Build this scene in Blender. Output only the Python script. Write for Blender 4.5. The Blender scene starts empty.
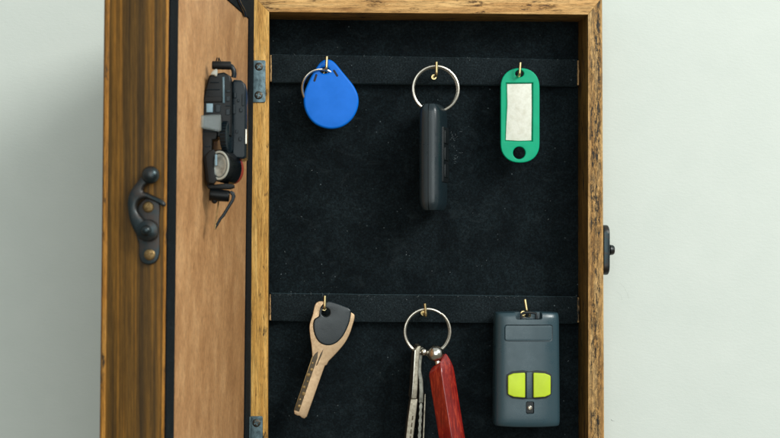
import bpy, bmesh, math, random
from mathutils import Vector, Matrix, noise

random.seed(7)
C = bpy.context.scene.collection
U = 0.0005                      # metres per photo pixel at the cabinet's front plane
F, VX, VY = 1340.0, 290.0, 235.0
R = math.radians

# ------------------------------------------------------------------ basics
def W(px, py, d=0.0):
    """point (in units of U) lying d units behind the cabinet front, seen at photo pixel px, py"""
    s = (F + d) / F
    return Vector(((px - VX) * s, d, (VY - py) * s))

class Frame:
    """a plane: origin, right axis, up axis, normal towards the viewer"""
    def __init__(s, o, x, z):
        s.o = Vector(o); s.x = Vector(x).normalized(); s.z = Vector(z).normalized()
        s.n = s.x.cross(s.z).normalized()
    def loc(s, px, py, out=0.0):
        cam = Vector((0, -F, 0)); o = s.o + s.n * out
        d = Vector((px - VX, F, VY - py))
        t = (o - cam).dot(s.n) / d.dot(s.n)
        p = cam + d * t - s.o
        return (p.dot(s.x), p.dot(s.z))
    def pt(s, a, b, out=0.0):
        return s.o + s.x * a + s.z * b + s.n * out
    def mat(s, out=0.0):
        o = s.o + s.n * out
        return Matrix(((s.x.x, s.z.x, s.n.x, o.x), (s.x.y, s.z.y, s.n.y, o.y),
                       (s.x.z, s.z.z, s.n.z, o.z), (0, 0, 0, 1)))

def flat(d):
    return Frame((0, d, 0), (1, 0, 0), (0, 0, 1))

def curve_mesh(cu):
    ob = bpy.data.objects.new('tmp', cu); C.objects.link(ob)
    dg = bpy.context.evaluated_depsgraph_get(); dg.update()
    me = bpy.data.meshes.new_from_object(ob.evaluated_get(dg))
    bpy.data.objects.remove(ob); bpy.data.curves.remove(cu)
    bm = bmesh.new(); bm.from_mesh(me); bpy.data.meshes.remove(me)
    bmesh.ops.remove_doubles(bm, verts=bm.verts, dist=0.0005)
    bmesh.ops.recalc_face_normals(bm, faces=bm.faces)
    return bm

def plate(loops, thick, frame, out=0.0, bevel=0.5, res=2):
    """flat piece cut from 2-D outlines (local coords) with holes; front face sits 'out' in front of the frame"""
    cu = bpy.data.curves.new('c', 'CURVE'); cu.dimensions = '2D'; cu.fill_mode = 'BOTH'
    bevel = min(bevel, thick * 0.49)
    cu.extrude = thick / 2 - bevel; cu.bevel_depth = bevel; cu.bevel_resolution = res; cu.offset = -bevel
    for L in loops:
        sp = cu.splines.new('POLY'); sp.points.add(len(L) - 1)
        for p, q in zip(sp.points, L): p.co = (q[0], q[1], 0, 1)
        sp.use_cyclic_u = True
    bm = curve_mesh(cu)
    bm.transform(frame.mat(out - thick / 2))
    return bm

def tube(pts, r, cyclic=False, res=5, radii=None):
    cu = bpy.data.curves.new('c', 'CURVE'); cu.dimensions = '3D'
    cu.bevel_depth = r; cu.bevel_resolution = res; cu.use_fill_caps = True
    sp = cu.splines.new('POLY'); sp.points.add(len(pts) - 1)
    for i, (p, q) in enumerate(zip(sp.points, pts)):
        p.co = (q[0], q[1], q[2], 1)
        if radii: p.radius = radii[i]
    sp.use_cyclic_u = cyclic
    return curve_mesh(cu)

def cr(P, n=6, closed=True):
    """Catmull-Rom through points (2-D or 3-D)"""
    out = []; N = len(P); P = [Vector(p) for p in P]
    rng = range(N) if closed else range(N - 1)
    for i in rng:
        g = (lambda k: P[k % N]) if closed else (lambda k: P[max(0, min(N - 1, k))])
        a, b, c, d = g(i - 1), g(i), g(i + 1), g(i + 2)
        for k in range(n):
            t = k / n
            out.append(0.5 * ((2 * b) + (c - a) * t + (2 * a - 5 * b + 4 * c - d) * t * t + (3 * b - a - 3 * c + d) * t ** 3))
    if not closed: out.append(P[-1])
    return out

def circ(cx, cy, r, n=32, ry=None):
    ry = ry or r
    return [(cx + r * math.cos(2 * math.pi * i / n), cy + ry * math.sin(2 * math.pi * i / n)) for i in range(n)]

def rrect(x0, y0, x1, y1, r, n=6, rot=0.0):
    pts = []
    for cx, cy, a0 in ((x1 - r, y1 - r, 0), (x0 + r, y1 - r, 90), (x0 + r, y0 + r, 180), (x1 - r, y0 + r, 270)):
        for k in range(n + 1):
            a = R(a0 + 90 * k / n); pts.append((cx + r * math.cos(a), cy + r * math.sin(a)))
    if rot:
        mx, my = (x0 + x1) / 2, (y0 + y1) / 2; c, s = math.cos(rot), math.sin(rot)
        pts = [(mx + (x - mx) * c - (y - my) * s, my + (x - mx) * s + (y - my) * c) for x, y in pts]
    return pts

def px(frame, P, out=0.0):
    return [frame.loc(a, b, out) for a, b in P]

def pxc(frame, cx, cy, r, out=0.0, n=32, ry=None):
    return px(frame, circ(cx, cy, r, n, ry), out)

def pxr(frame, x0, y0, x1, y1, r, out=0.0, rot=0.0):
    return px(frame, rrect(x0, y0, x1, y1, r, rot=rot), out)

def box_bm(x0, x1, y0, y1, z0, z1, bevel=0.6, seg=2):
    bm = bmesh.new(); bmesh.ops.create_cube(bm, size=1)
    bm.transform(Matrix.Translation(((x0 + x1) / 2, (y0 + y1) / 2, (z0 + z1) / 2)) @ Matrix.Diagonal((x1 - x0, y1 - y0, z1 - z0, 1)))
    if bevel: bmesh.ops.bevel(bm, geom=bm.edges[:], offset=bevel, segments=seg, affect='EDGES', profile=0.5)
    return bm

def cyl_bm(p0, p1, r0, r1=None, seg=28, bevel=0.0):
    p0, p1 = Vector(p0), Vector(p1); r1 = r0 if r1 is None else r1
    bm = bmesh.new()
    bmesh.ops.create_cone(bm, cap_ends=True, segments=seg, radius1=r0, radius2=r1, depth=(p1 - p0).length)
    if bevel:
        e = [e for e in bm.edges if len([f for f in e.link_faces if len(f.verts) > 4]) == 1]
        bmesh.ops.bevel(bm, geom=e, offset=bevel, segments=3, affect='EDGES', profile=0.5)
    q = Vector((0, 0, 1)).rotation_difference((p1 - p0).normalized())
    bm.transform(Matrix.Translation((p0 + p1) / 2) @ q.to_matrix().to_4x4())
    return bm

def lathe_bm(prof, M, seg=32):
    """prof = (radius, height) list turned about local z"""
    bm = bmesh.new(); rings = []
    for r, h in prof:
        if r < 1e-4: rings.append([bm.verts.new((0, 0, h))])
        else: rings.append([bm.verts.new((r * math.cos(2 * math.pi * i / seg), r * math.sin(2 * math.pi * i / seg), h)) for i in range(seg)])
    for a, b in zip(rings, rings[1:]):
        for i in range(seg):
            j = (i + 1) % seg
            if len(a) == 1 and len(b) > 1: bm.faces.new((a[0], b[i], b[j]))
            elif len(b) == 1 and len(a) > 1: bm.faces.new((a[i], a[j], b[0]))
            elif len(a) > 1: bm.faces.new((a[i], a[j], b[j], b[i]))
    bmesh.ops.recalc_face_normals(bm, faces=bm.faces)
    bm.transform(M)
    return bm

def loft_bm(rings):
    """closed loft through rings of equal length, capped"""
    bm = bmesh.new(); V = [[bm.verts.new(p) for p in r] for r in rings]; n = len(V[0])
    for a, b in zip(V, V[1:]):
        for i in range(n): bm.faces.new((a[i], a[(i + 1) % n], b[(i + 1) % n], b[i]))
    bm.faces.new(V[0][::-1]); bm.faces.new(V[-1])
    bmesh.ops.recalc_face_normals(bm, faces=bm.faces)
    return bm

def ball_bm(c, r, sx=1, sy=1, sz=1):
    bm = bmesh.new(); bmesh.ops.create_uvsphere(bm, u_segments=28, v_segments=18, radius=r)
    bm.transform(Matrix.Translation(c) @ Matrix.Diagonal((sx, sy, sz, 1)))
    return bm

def merge(*bms):
    out = bmesh.new()
    for b in bms:
        me = bpy.data.meshes.new('t'); b.to_mesh(me); b.free(); out.from_mesh(me); bpy.data.meshes.remove(me)
    return out

def boolean(bm, cut):
    def mk(b):
        me = bpy.data.meshes.new('b'); b.to_mesh(me); b.free()
        o = bpy.data.objects.new('b', me); C.objects.link(o); return o
    a, c = mk(bm), mk(cut)
    m = a.modifiers.new('x', 'BOOLEAN'); m.operation = 'DIFFERENCE'; m.object = c; m.solver = 'EXACT'
    dg = bpy.context.evaluated_depsgraph_get(); dg.update()
    me = bpy.data.meshes.new_from_object(a.evaluated_get(dg))
    out = bmesh.new(); out.from_mesh(me)
    for o in (a, c):
        d = o.data; bpy.data.objects.remove(o); bpy.data.meshes.remove(d)
    bpy.data.meshes.remove(me)
    return out

ROOT = {}
def obj(name, bm, mat, parent=None, at=None, angle=35, mat2=None):
    """link bm (in U units, world axes) as one object; origin at 'at' (units) or the root's origin"""
    if parent is not None:
        r = ROOT.get(parent.name, Vector())
    else: r = Vector()
    o0 = Vector(at) if at is not None else (r if parent is not None else Vector())
    bm.transform(Matrix.Translation(-o0)); bm.transform(Matrix.Scale(U, 4))
    me = bpy.data.meshes.new(name); bm.to_mesh(me); bm.free()
    me.polygons.foreach_set('use_smooth', [True] * len(me.polygons))
    try: me.set_sharp_from_angle(angle=R(angle))
    except Exception: pass
    me.materials.append(mat)
    if mat2:                                   # side faces get darker wood: their shade is put into the colour
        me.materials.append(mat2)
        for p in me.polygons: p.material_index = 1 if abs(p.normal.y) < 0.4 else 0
    o = bpy.data.objects.new(name, me); C.objects.link(o)
    if parent is not None: o.parent = parent
    o.location = (o0 - r) * U
    ROOT[o.name] = o0
    return o

def tag(o, label=None, cat=None, group=None, kind=None):
    if label: o['label'] = label
    if cat: o['category'] = cat
    if group: o['group'] = group
    if kind: o['kind'] = kind
    return o

def thing(name, at, label, cat, group=None):
    o = bpy.data.objects.new(name, None); C.objects.link(o); o.empty_display_size = 0.01
    o.location = Vector(at) * U; ROOT[o.name] = Vector(at)
    return tag(o, label, cat, group)

def dup(o, parent, at):
    c = o.copy(); C.objects.link(c); c.parent = parent; c.location = (Vector(at) - ROOT[parent.name]) * U
    ROOT[c.name] = Vector(at)
    return c

# ------------------------------------------------------------------ materials
def srgb(r, g, b):
    f = lambda v: (v / 255 / 12.92) if v <= 10 else ((v / 255 + 0.055) / 1.055) ** 2.4
    return (f(r), f(g), f(b), 1)

class N:
    def __init__(s, name):
        s.m = bpy.data.materials.new(name); s.m.use_nodes = True
        s.t = s.m.node_tree; s.b = s.t.nodes['Principled BSDF']
        s.tc = s.t.nodes.new('ShaderNodeTexCoord')
    def link(s, a, b): s.t.links.new(a, b)
    def coords(s, sc=(1, 1, 1), loc=(0, 0, 0), rot=(0, 0, 0)):
        mp = s.t.nodes.new('ShaderNodeMapping'); mp.vector_type = 'POINT'
        mp.inputs['Scale'].default_value = [v / U for v in sc]
        mp.inputs['Location'].default_value = loc; mp.inputs['Rotation'].default_value = rot
        s.link(s.tc.outputs['Object'], mp.inputs[0]); return mp.outputs[0]
    def noise(s, sc, detail=4, rough=0.55, loc=(0, 0, 0), dist=0.0, rot=(0, 0, 0)):
        n = s.t.nodes.new('ShaderNodeTexNoise'); n.inputs['Scale'].default_value = 1
        n.inputs['Detail'].default_value = detail; n.inputs['Roughness'].default_value = rough
        n.inputs['Distortion'].default_value = dist
        s.link(s.coords(sc, loc, rot), n.inputs['Vector']); return n.outputs['Fac']
    def vor(s, sc, loc=(0, 0, 0), out='Distance', rand=1.0):
        n = s.t.nodes.new('ShaderNodeTexVoronoi'); n.inputs['Scale'].default_value = 1
        n.inputs['Randomness'].default_value = rand
        s.link(s.coords(sc, loc), n.inputs['Vector']); return n.outputs[out]
    def ramp(s, fac, stops, interp='LINEAR'):
        r = s.t.nodes.new('ShaderNodeValToRGB'); r.color_ramp.interpolation = interp
        e = r.color_ramp.elements
        while len(e) < len(stops): e.new(0.5)
        for k, (p, c) in zip(e, stops):
            k.position = p; k.color = c if not isinstance(c, (int, float)) else (c, c, c, 1)
        s.link(fac, r.inputs[0]); return r.outputs[0]
    def mix(s, fac, a, b, mode='MIX'):
        m = s.t.nodes.new('ShaderNodeMix'); m.data_type = 'RGBA'; m.blend_type = mode
        for v, i in ((fac, 0), (a, 6), (b, 7)):
            if hasattr(v, 'links') or hasattr(v, 'is_linked'): s.link(v, m.inputs[i])
            else: m.inputs[i].default_value = v
        return m.outputs[2]
    def math(s, op, a, b=0.0):
        m = s.t.nodes.new('ShaderNodeMath'); m.operation = op
        for i, v in enumerate((a, b)):
            if hasattr(v, 'is_linked'): s.link(v, m.inputs[i])
            else: m.inputs[i].default_value = v
        return m.outputs[0]
    def col(s, v):
        if hasattr(v, 'is_linked'): s.link(v, s.b.inputs['Base Color'])
        else: s.b.inputs['Base Color'].default_value = v
        return s
    def set(s, **k):
        for n, v in k.items():
            n = {'rough': 'Roughness', 'metal': 'Metallic', 'ior': 'IOR', 'coat': 'Coat Weight', 'coatr': 'Coat Roughness',
                 'sheen': 'Sheen Weight', 'sheenr': 'Sheen Roughness', 'trans': 'Transmission Weight', 'spec': 'Specular IOR Level',
                 'sheent': 'Sheen Tint', 'sss': 'Subsurface Weight'}[n]
            if hasattr(v, 'is_linked'): s.link(v, s.b.inputs[n])
            else: s.b.inputs[n].default_value = v
        return s
    def bump(s, h, dist, strength=1.0):
        b = s.t.nodes.new('ShaderNodeBump'); b.inputs['Distance'].default_value = dist * U
        b.inputs['Strength'].default_value = strength
        s.link(h, b.inputs['Height']); s.link(b.outputs[0], s.b.inputs['Normal']); return s

def wood(name, axis, lo, mid, hi, dark, scuff=0.5, seed=0.0, band=None, rough=0.55, fine=1.0):
    """axis 'z' = upright grain, 'x' = level grain"""
    n = N(name)
    k = (lambda a, b: (a, a, b)) if axis == 'z' else (lambda a, b: (b, a, a))
    L = (seed, seed * 1.7, seed * 0.6)
    g1 = n.noise(k(0.22, 0.012), 6, 0.6, L, 0.4)
    base = n.ramp(g1, [(0.3, lo), (0.5, mid), (0.7, hi)])
    g2 = n.noise(k(0.9 * fine, 0.07), 5, 0.7, (3 + seed, 1, 2))
    base = n.mix(0.75, base, n.ramp(g2, [(0.36, 0.38), (0.5, 0.9), (0.62, 1.15)]), 'MULTIPLY')
    # open pores: short dark dashes along the grain
    po = n.noise(k(1.0, 0.16), 3, 0.75, (9 + seed, 4, 1))
    pores = n.ramp(po, [(0.55, 0), (0.62, 1)])
    # broad worn patches decide where pores and grime collect
    pa = n.noise(k(0.13, 0.03), 4, 0.65, (5 + seed, 8, 3), 0.3)
    patch = n.ramp(pa, [(0.62 - 0.22 * scuff, 0), (0.68 - 0.17 * scuff, 1)])
    if band is not None:
        sp = n.t.nodes.new('ShaderNodeSeparateXYZ'); n.link(n.coords((1, 1, 1)), sp.inputs[0])
        d = n.math('ABSOLUTE', n.math('SUBTRACT', sp.outputs[0 if axis == 'z' else 2], band[0]))
        bm_ = n.ramp(n.math('DIVIDE', d, band[1] * 2), [(0.3, 1), (0.62, 0)])
        patch = n.math('MULTIPLY', n.math('MAXIMUM', patch, 0.62), bm_)
    gr = n.ramp(n.noise((0.4, 0.4, 0.09) if axis == 'z' else (0.09, 0.4, 0.4), 6, 0.85, (2, 7, seed)), [(0.45, 0), (0.53, 1)])
    f = n.math('MULTIPLY', patch, n.math('MULTIPLY', gr, 1.0))
    f = n.math('MAXIMUM', f, n.math('MULTIPLY', pores, 0.25 + 0.3 * scuff))
    c = n.mix(f, base, dark)
    n.col(c).set(rough=n.ramp(g2, [(0.3, rough + 0.12), (0.7, rough - 0.1)]), spec=0.3)
    n.bump(n.math('SUBTRACT', g2, n.math('MULTIPLY', f, 0.5)), 0.6, 0.7)
    return n.m

def felt(name, lo, hi, lint=0.5, sheen=0.2):
    n = N(name)
    a = n.noise((0.022, 0.022, 0.022), 6, 0.7, (0, 0, 0), 0.6)
    b = n.noise((0.55, 0.55, 0.55), 4, 0.75, (4, 4, 4))
    c = n.mix(n.ramp(a, [(0.36, 0), (0.66, 1)]), lo, hi)
    c = n.mix(0.9, c, n.ramp(b, [(0.38, 0.4), (0.52, 1.0), (0.66, 2.2)]), 'MULTIPLY')
    w_ = n.noise((0.035, 0.035, 0.05), 7, 0.75, (8, 2, 5), 1.6)
    c = n.mix(n.math('MULTIPLY', n.ramp(w_, [(0.55, 0), (0.74, 1)]), 0.45), c, (0.028, 0.038, 0.042, 1))
    v = n.vor((0.11, 0.11, 0.11)); gate = n.ramp(n.noise((0.02, 0.02, 0.02), 2, 0.5, (1, 9, 2)), [(0.5, 0), (0.6, 1)])
    sp = n.math('MULTIPLY', n.ramp(v, [(0.045, 1), (0.085, 0)]), gate)
    c = n.mix(n.math('MULTIPLY', sp, lint), c, (0.13, 0.16, 0.17, 1))
    n.col(c).set(rough=0.95, spec=0.12, sheen=sheen, sheenr=0.5, sheent=(0.3, 0.52, 0.6, 1))
    n.bump(b, 1.0, 0.9)
    return n.m

def plastic(name, c, rough=0.4, tex=0.25, coat=0.0, spec=0.5, scale=1.2, var=0.12):
    n = N(name)
    b = n.noise((scale,) * 3, 3, 0.6)
    s = n.noise((0.06,) * 3, 4, 0.7, (3, 3, 3))
    k = 1 - var
    n.col(n.mix(n.ramp(s, [(0.35, 0), (0.7, 1)]), c, (c[0] * k + var * 0.02, c[1] * k + var * 0.02, c[2] * k + var * 0.02, 1)))
    n.set(rough=n.ramp(s, [(0.3, max(0.05, rough - 0.08)), (0.7, rough + 0.1)]), coat=coat, spec=spec)
    if tex: n.bump(b, 0.25, tex)
    return n.m

def metal(name, c, rough=0.3, dirt=0.3, dirtc=(0.02, 0.02, 0.02, 1), sc=0.2, m=1.0):
    n = N(name)
    s = n.noise((sc,) * 3, 5, 0.7)
    f = n.math('MULTIPLY', n.ramp(s, [(0.45, 0), (0.7, 1)]), dirt)
    n.col(n.mix(f, c, dirtc)).set(metal=m, rough=n.ramp(s, [(0.3, rough), (0.75, min(1, rough + 0.25))]))
    n.bump(n.noise((sc * 4,) * 3, 3, 0.6), 0.15, 0.3)
    return n.m

TAN_LO, TAN_MID, TAN_HI = srgb(158, 112, 60), srgb(204, 158, 96), srgb(232, 192, 132)
GRIME = srgb(36, 35, 31)
m_wall = N('painted plaster')
_a = m_wall.noise((0.02, 0.02, 0.02), 5, 0.6); _b = m_wall.noise((0.25, 0.25, 0.5), 5, 0.62, (5, 5, 5))
_g = m_wall.vor((0.012, 0.012, 0.012), (3, 1, 2)); 
_c = m_wall.mix(m_wall.ramp(_a, [(0.3, 0), (0.7, 1)]), (0.645, 0.69, 0.642, 1), (0.675, 0.717, 0.668, 1))
_c = m_wall.mix(m_wall.math('MULTIPLY', m_wall.ramp(_g, [(0.012, 1), (0.022, 0)]), 0.5), _c, (0.35, 0.36, 0.34, 1))
m_wall.col(_c).set(rough=0.75, spec=0.25).bump(_b, 1.2, 0.18); m_wall = m_wall.m

m_wood_left = wood('golden worn wood', 'z', srgb(172, 120, 48), srgb(212, 160, 80), srgb(232, 186, 108), srgb(60, 48, 32), 0.18, 2.0)
m_wood_right = wood('scuffed worn wood', 'z', TAN_LO, TAN_MID, TAN_HI, GRIME, 0.9, 6.0, band=(305.5 - W(427, 518).x, 6.5))
m_wood_top = wood('level worn wood', 'x', srgb(168, 116, 60), srgb(208, 160, 98), srgb(232, 188, 124), srgb(90, 62, 34), 0.25, 11.0)
m_wood_bare = wood('raw wood edge', 'z', srgb(150, 105, 60), srgb(205, 160, 105), srgb(230, 190, 135), GRIME, 0.6, 3.0)
m_felt = felt('black felt lining', (0.0022, 0.0042, 0.0056, 1), (0.0075, 0.0125, 0.015, 1), 0.7)
m_felt_rail = felt('black felt rail cover', (0.006, 0.0095, 0.0115, 1), (0.013, 0.019, 0.022, 1), 0.9)
m_felt_door = felt('black door trim', (0.003, 0.0038, 0.005, 1), (0.005, 0.006, 0.008, 1), 0.2, 0.03)

def door_wood():
    n = N('dark stained wood')
    a = n.noise((0.17, 0.05, 0.0014), 6, 0.65, (2, 0, 0), 0.2)
    b = n.noise((0.5, 0.2, 0.012), 5, 0.7, (7, 3, 1))
    d = n.noise((0.9, 0.5, 0.09), 3, 0.7, (3, 3, 1))
    c = n.ramp(a, [(0.36, srgb(62, 44, 18)), (0.47, srgb(88, 62, 24)), (0.56, srgb(116, 80, 28)), (0.68, srgb(152, 100, 34))])
    c = n.mix(0.8, c, n.ramp(b, [(0.36, 0.5), (0.5, 0.9), (0.62, 1.25)]), 'MULTIPLY')
    c = n.mix(0.35, c, n.ramp(d, [(0.4, 0.5), (0.6, 1.2)]), 'MULTIPLY')
    n.col(c).set(rough=0.5, spec=0.2).bump(b, 0.4, 0.4)
    return n.m
m_door = door_wood()
m_arris = wood('rubbed golden edge', 'z', srgb(130, 84, 24), srgb(172, 114, 38), srgb(196, 140, 64), GRIME, 0.1, 4.0)

def panel_mat():
    n = N('brown hardboard')
    a = n.noise((0.03, 0.03, 0.018), 6, 0.7); b = n.noise((0.9, 0.5, 0.2), 5, 0.75, (1, 2, 3))
    c = n.ramp(a, [(0.36, srgb(166, 119, 76)), (0.5, srgb(184, 136, 90)), (0.62, srgb(198, 151, 104))])
    c = n.mix(0.5, c, n.ramp(b, [(0.42, 0.5), (0.51, 0.98), (0.60, 1.16)]), 'MULTIPLY')
    v = n.vor((0.02, 0.02, 0.012), (2, 2, 2))
    c = n.mix(n.math('MULTIPLY', n.ramp(v, [(0.02, 1), (0.035, 0)]), 0.5), c, srgb(225, 195, 160))
    n.col(c).set(rough=0.6, spec=0.3).bump(b, 0.4, 0.4)
    return n.m
m_panel = panel_mat()
m_frontboard = wood('door front board', 'z', srgb(90, 60, 25), srgb(130, 88, 35), srgb(160, 105, 40), GRIME, 0.3, 9.0)

m_brass = metal('brass hook', srgb(238, 215, 160), 0.2, 0.3, srgb(90, 60, 25))
m_steel = metal('bright ring steel', srgb(205, 200, 188), 0.22, 0.25, srgb(110, 95, 75), 0.15)
m_hinge = metal('zinc plated steel', srgb(96, 114, 120), 0.32, 0.6, srgb(36, 42, 44))
m_screw = metal('dark screw steel', srgb(88, 82, 74), 0.4, 0.5)
m_brscrew = metal('aged brass screw', srgb(150, 124, 84), 0.38, 0.5, srgb(50, 35, 18))
m_bronze = metal('dark antique bronze', srgb(52, 62, 65), 0.25, 0.45, srgb(104, 74, 56), 0.06, m=0.85)
m_eye = metal('brushed eye metal', srgb(176, 182, 176), 0.22, 0.75, srgb(60, 64, 62), 0.13, m=0.35)
m_chrome = metal('polished bead steel', srgb(220, 215, 205), 0.1, 0.25, srgb(90, 75, 55), 0.2)
m_keysteel = metal('worn nickel key', srgb(162, 154, 138), 0.3, 0.45, srgb(70, 60, 45), 0.25)
m_keysteel2 = metal('worn steel key', srgb(140, 138, 128), 0.32, 0.5, srgb(50, 48, 42), 0.25)
m_keybronze = metal('matt bronze key', srgb(196, 166, 132), 0.28, 0.22, srgb(140, 108, 76), 0.35, m=0.9)
m_groove = plastic('dark key groove', (0.07, 0.048, 0.022, 1), 0.5)
m_blue = plastic('blue plastic', srgb(0, 112, 222), 0.4, 0.1, 0, 0.2)
m_slot = plastic('dark slot', (0.006, 0.012, 0.03, 1), 0.7)
m_green = plastic('green plastic', srgb(0, 170, 126), 0.4, 0.1, 0, 0.2)
m_carfob = plastic('dark grey fob plastic', srgb(26, 40, 46), 0.3, 0.3, 0, 0.55)
m_carfob2 = plastic('black fob plastic', srgb(18, 24, 27), 0.4, 0.3)
m_keycap = plastic('black key cover', srgb(24, 35, 40), 0.34, 0.5, 0, 0.6)
m_slate = plastic('slate remote plastic', srgb(47, 71, 80), 0.3, 0.3, 0, 0.65)
m_slate_d = plastic('dark remote recess', srgb(22, 28, 31), 0.5, 0.3)
m_lime = plastic('lime rubber button', srgb(196, 220, 36), 0.42, 0.2)
m_gadget = plastic('black gadget plastic', srgb(7, 11, 14), 0.3, 0.25, 0, 0.2)
m_gadget2 = plastic('blue black gadget plastic', srgb(13, 27, 34), 0.22, 0.25, 0, 0.25)
m_rubber = plastic('black rubber strap', srgb(11, 14, 16), 0.55, 0.8, 0, 0.3)
m_redplastic = plastic('red cap', srgb(150, 52, 34), 0.4, 0.2)
m_highlight = plastic('blue grey painted highlight', srgb(84, 110, 122), 0.2, 0.1)  # pale colour stands in for gloss on the body's rounded edge
m_ivory = plastic('ivory plastic', srgb(176, 178, 168), 0.35, 0.6)
m_bluegrey = plastic('pale blue plastic', srgb(120, 150, 165), 0.25, 0.1)
n = N('frosted clip'); n.col(srgb(225, 240, 242)).set(rough=0.16, trans=0.9, ior=1.4, spec=0.6); m_clip = n.m
n = N('paper label'); _p = n.noise((0.12,) * 3, 5, 0.7); _q = n.noise((0.9,) * 3, 3, 0.6, (2, 2, 2))
n.col(n.mix(n.ramp(_p, [(0.4, 0), (0.72, 1)]), srgb(232, 232, 220), srgb(214, 212, 196))).set(rough=0.8, spec=0.2).bump(_p, 1.2, 0.5); m_paper = n.m
def red_wood():
    n = N('red lacquered wood')
    a = n.noise((0.35, 0.35, 0.045), 5, 0.7, (1, 1, 1), 0.6, (0, R(10), 0))
    b = n.noise((0.9, 0.9, 0.2), 3, 0.7, (6, 1, 1), 0.0, (0, R(10), 0))
    c = n.ramp(a, [(0.34, srgb(104, 14, 12)), (0.52, srgb(140, 26, 18)), (0.66, srgb(184, 62, 36))])
    c = n.mix(0.25, c, n.ramp(b, [(0.3, 0.5), (0.6, 1.0)]), 'MULTIPLY')
    n.col(c).set(rough=0.26, coat=0.7, coatr=0.12).bump(a, 0.3, 0.3)
    return n.m
m_redwood = red_wood()

# ------------------------------------------------------------------ the wall
bm = bmesh.new(); bmesh.ops.create_grid(bm, x_segments=1, y_segments=1, size=0.5)
bm.transform(Matrix.Translation((100, 54, 0)) @ Matrix.Rotation(R(90), 4, 'X') @ Matrix.Diagonal((6000, 5000, 1, 1)))
wall = obj('wall', bm, m_wall); tag(wall, kind='structure')

# ------------------------------------------------------------------ key cabinet
B0, B1 = 0.0, 46.0              # front plane, back panel
TOPZ, BOTZ = VY + 4, VY - 518
cab = thing('key_cabinet', (W(427, 518).x, 25, BOTZ),
            'small worn wooden key cabinet with black felt lining hanging open on the pale wall', 'key cabinet')
fr = flat(0)
oL, oR = 252.0, 603.2; iL, iR = 268.6, 588.0
O = {'tl': (252.4, -5.5), 'tr': (602.2, -2.5), 'br': (604.5, 519), 'bl': (250.3, 516)}
I = {'tl': (269.2, 12), 'tr': (588, 14.6), 'br': (588.2, 502), 'bl': (267.6, 500)}
def member(a, b, g, mat, depth=50):
    P = [O[a], O[b], I[b], I[a]]
    # shrink a hair at the mitres so that the joint shows as a dark line
    return plate([px(fr, P)], depth, fr, 0, 0.45, 2)
m_shade_z = wood('painted shade box side', 'z', srgb(88, 64, 26), srgb(122, 92, 42), srgb(150, 114, 58), GRIME, 0.4, 14.0)  # darker wood: shade of the inner side faces put into the colour
m_shade_x = wood('painted shade box top', 'x', srgb(110, 80, 36), srgb(150, 114, 60), srgb(172, 134, 78), GRIME, 0.4, 15.0)  # likewise the shaded underside of the top, painted in as darker wood
obj('frame_side', member('tl', 'bl', 0, None), m_wood_left, cab, mat2=m_shade_z)
obj('frame_side', member('tr', 'br', 0, None), m_wood_right, cab, mat2=m_shade_z)
obj('frame_rail', member('tl', 'tr', 0, None), m_wood_top, cab, mat2=m_shade_x)
obj('frame_rail', member('bl', 'br', 0, None), m_wood_top, cab, mat2=m_shade_x)
back = obj('back_panel', box_bm(-23, 301, B1, 49.6, BOTZ + 14, TOPZ - 12, 0), m_felt, cab)

RD = 36.0
rf = flat(RD)
def rail(P):
    # felt-wrapped lath with slightly wavy edges
    (x0, y0), (x1, y1), (x2, y2), (x3, y3) = P
    n_ = 26; top, bot = [], []
    for i in range(n_ + 1):
        t = i / n_
        top.append((x0 + (x1 - x0) * t, y0 + (y1 - y0) * t + 0.5 * (noise.noise((t * 7, y0, 0)))))
        bot.append((x3 + (x2 - x3) * t, y3 + (y2 - y3) * t + 0.6 * (noise.noise((t * 6, y0, 5)))))
    return plate([px(rf, top + bot[::-1])], 9.8, rf, 0, 1.1, 3)
rails = []
for P in (((271.6, 54), (577.4, 59.6), (577.4, 86), (271.6, 82.4)), ((270.9, 293.4), (577.4, 296.6), (577.4, 323.4), (270.9, 321.2))):
    r_ = obj('hook_rail', rail(P), m_felt_rail, cab); rails.append(r_)
    # bare ply showing at the lath ends
    for side in (0, 1):
        x = P[0][0] - 0.7 if side == 0 else P[1][0] + 0.9
        ya, yb = (P[0][1], P[3][1]) if side == 0 else (P[1][1], P[2][1])
        pts = []
        for i in range(13): pts.append((x - 0.75 + 0.5 * noise.noise((i * .9, x, 1)), ya + 1 + (yb - ya - 2) * i / 12))
        for i in range(12, -1, -1): pts.append((x + 0.75 + 0.5 * noise.noise((i * .9, x, 7)), ya + 1 + (yb - ya - 2) * i / 12))
        obj('bare_end', plate([px(rf, pts)], 9.0, rf, 0.3, 0.2, 1), m_wood_bare, r_)

# brass hooks: shank out of the rail, then turned up
def hook_bm(H=13, L=27):
    P = [(0, 1, 0), (0, -L + 3, 0)]
    for k in range(1, 7):
        a = R(90 * k / 6); P.append((0, -L + 3 - 3 * math.sin(a), 3 - 3 * math.cos(a)))
    P.append((0.1, -L, H))
    a = tube(P, 1.4, res=4)
    fl = lathe_bm([(0, 0.3), (1.3, 0.3), (3.0, 0.2), (3.2, 1.0), (2.6, 1.9), (1.3, 2.0), (0, 2.0)],
                  Matrix.Rotation(R(90), 4, 'X'), 20)
    return merge(a, fl)
hooks = [(326.3, 70.8, 0), (436.6, 74.0, 0), (519.6, 75.5, 0), (324.6, 309.6, 1), (425.8, 314.4, 1), (527.6, 315, 1)]     # where the bend of each hook shows
hk0 = None; HK = []
for (a, b, k) in hooks:
    base = W(a, b, RD - 27) + Vector((0, 27, 0))
    if hk0 is None: hk0 = obj('hook', merge(*[(lambda m: (m.transform(Matrix.Translation(base)), m)[1])(hook_bm())]), m_brass, rails[k], at=base)
    else: h = dup(hk0, rails[k], base)
    HK.append(base)
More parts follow.
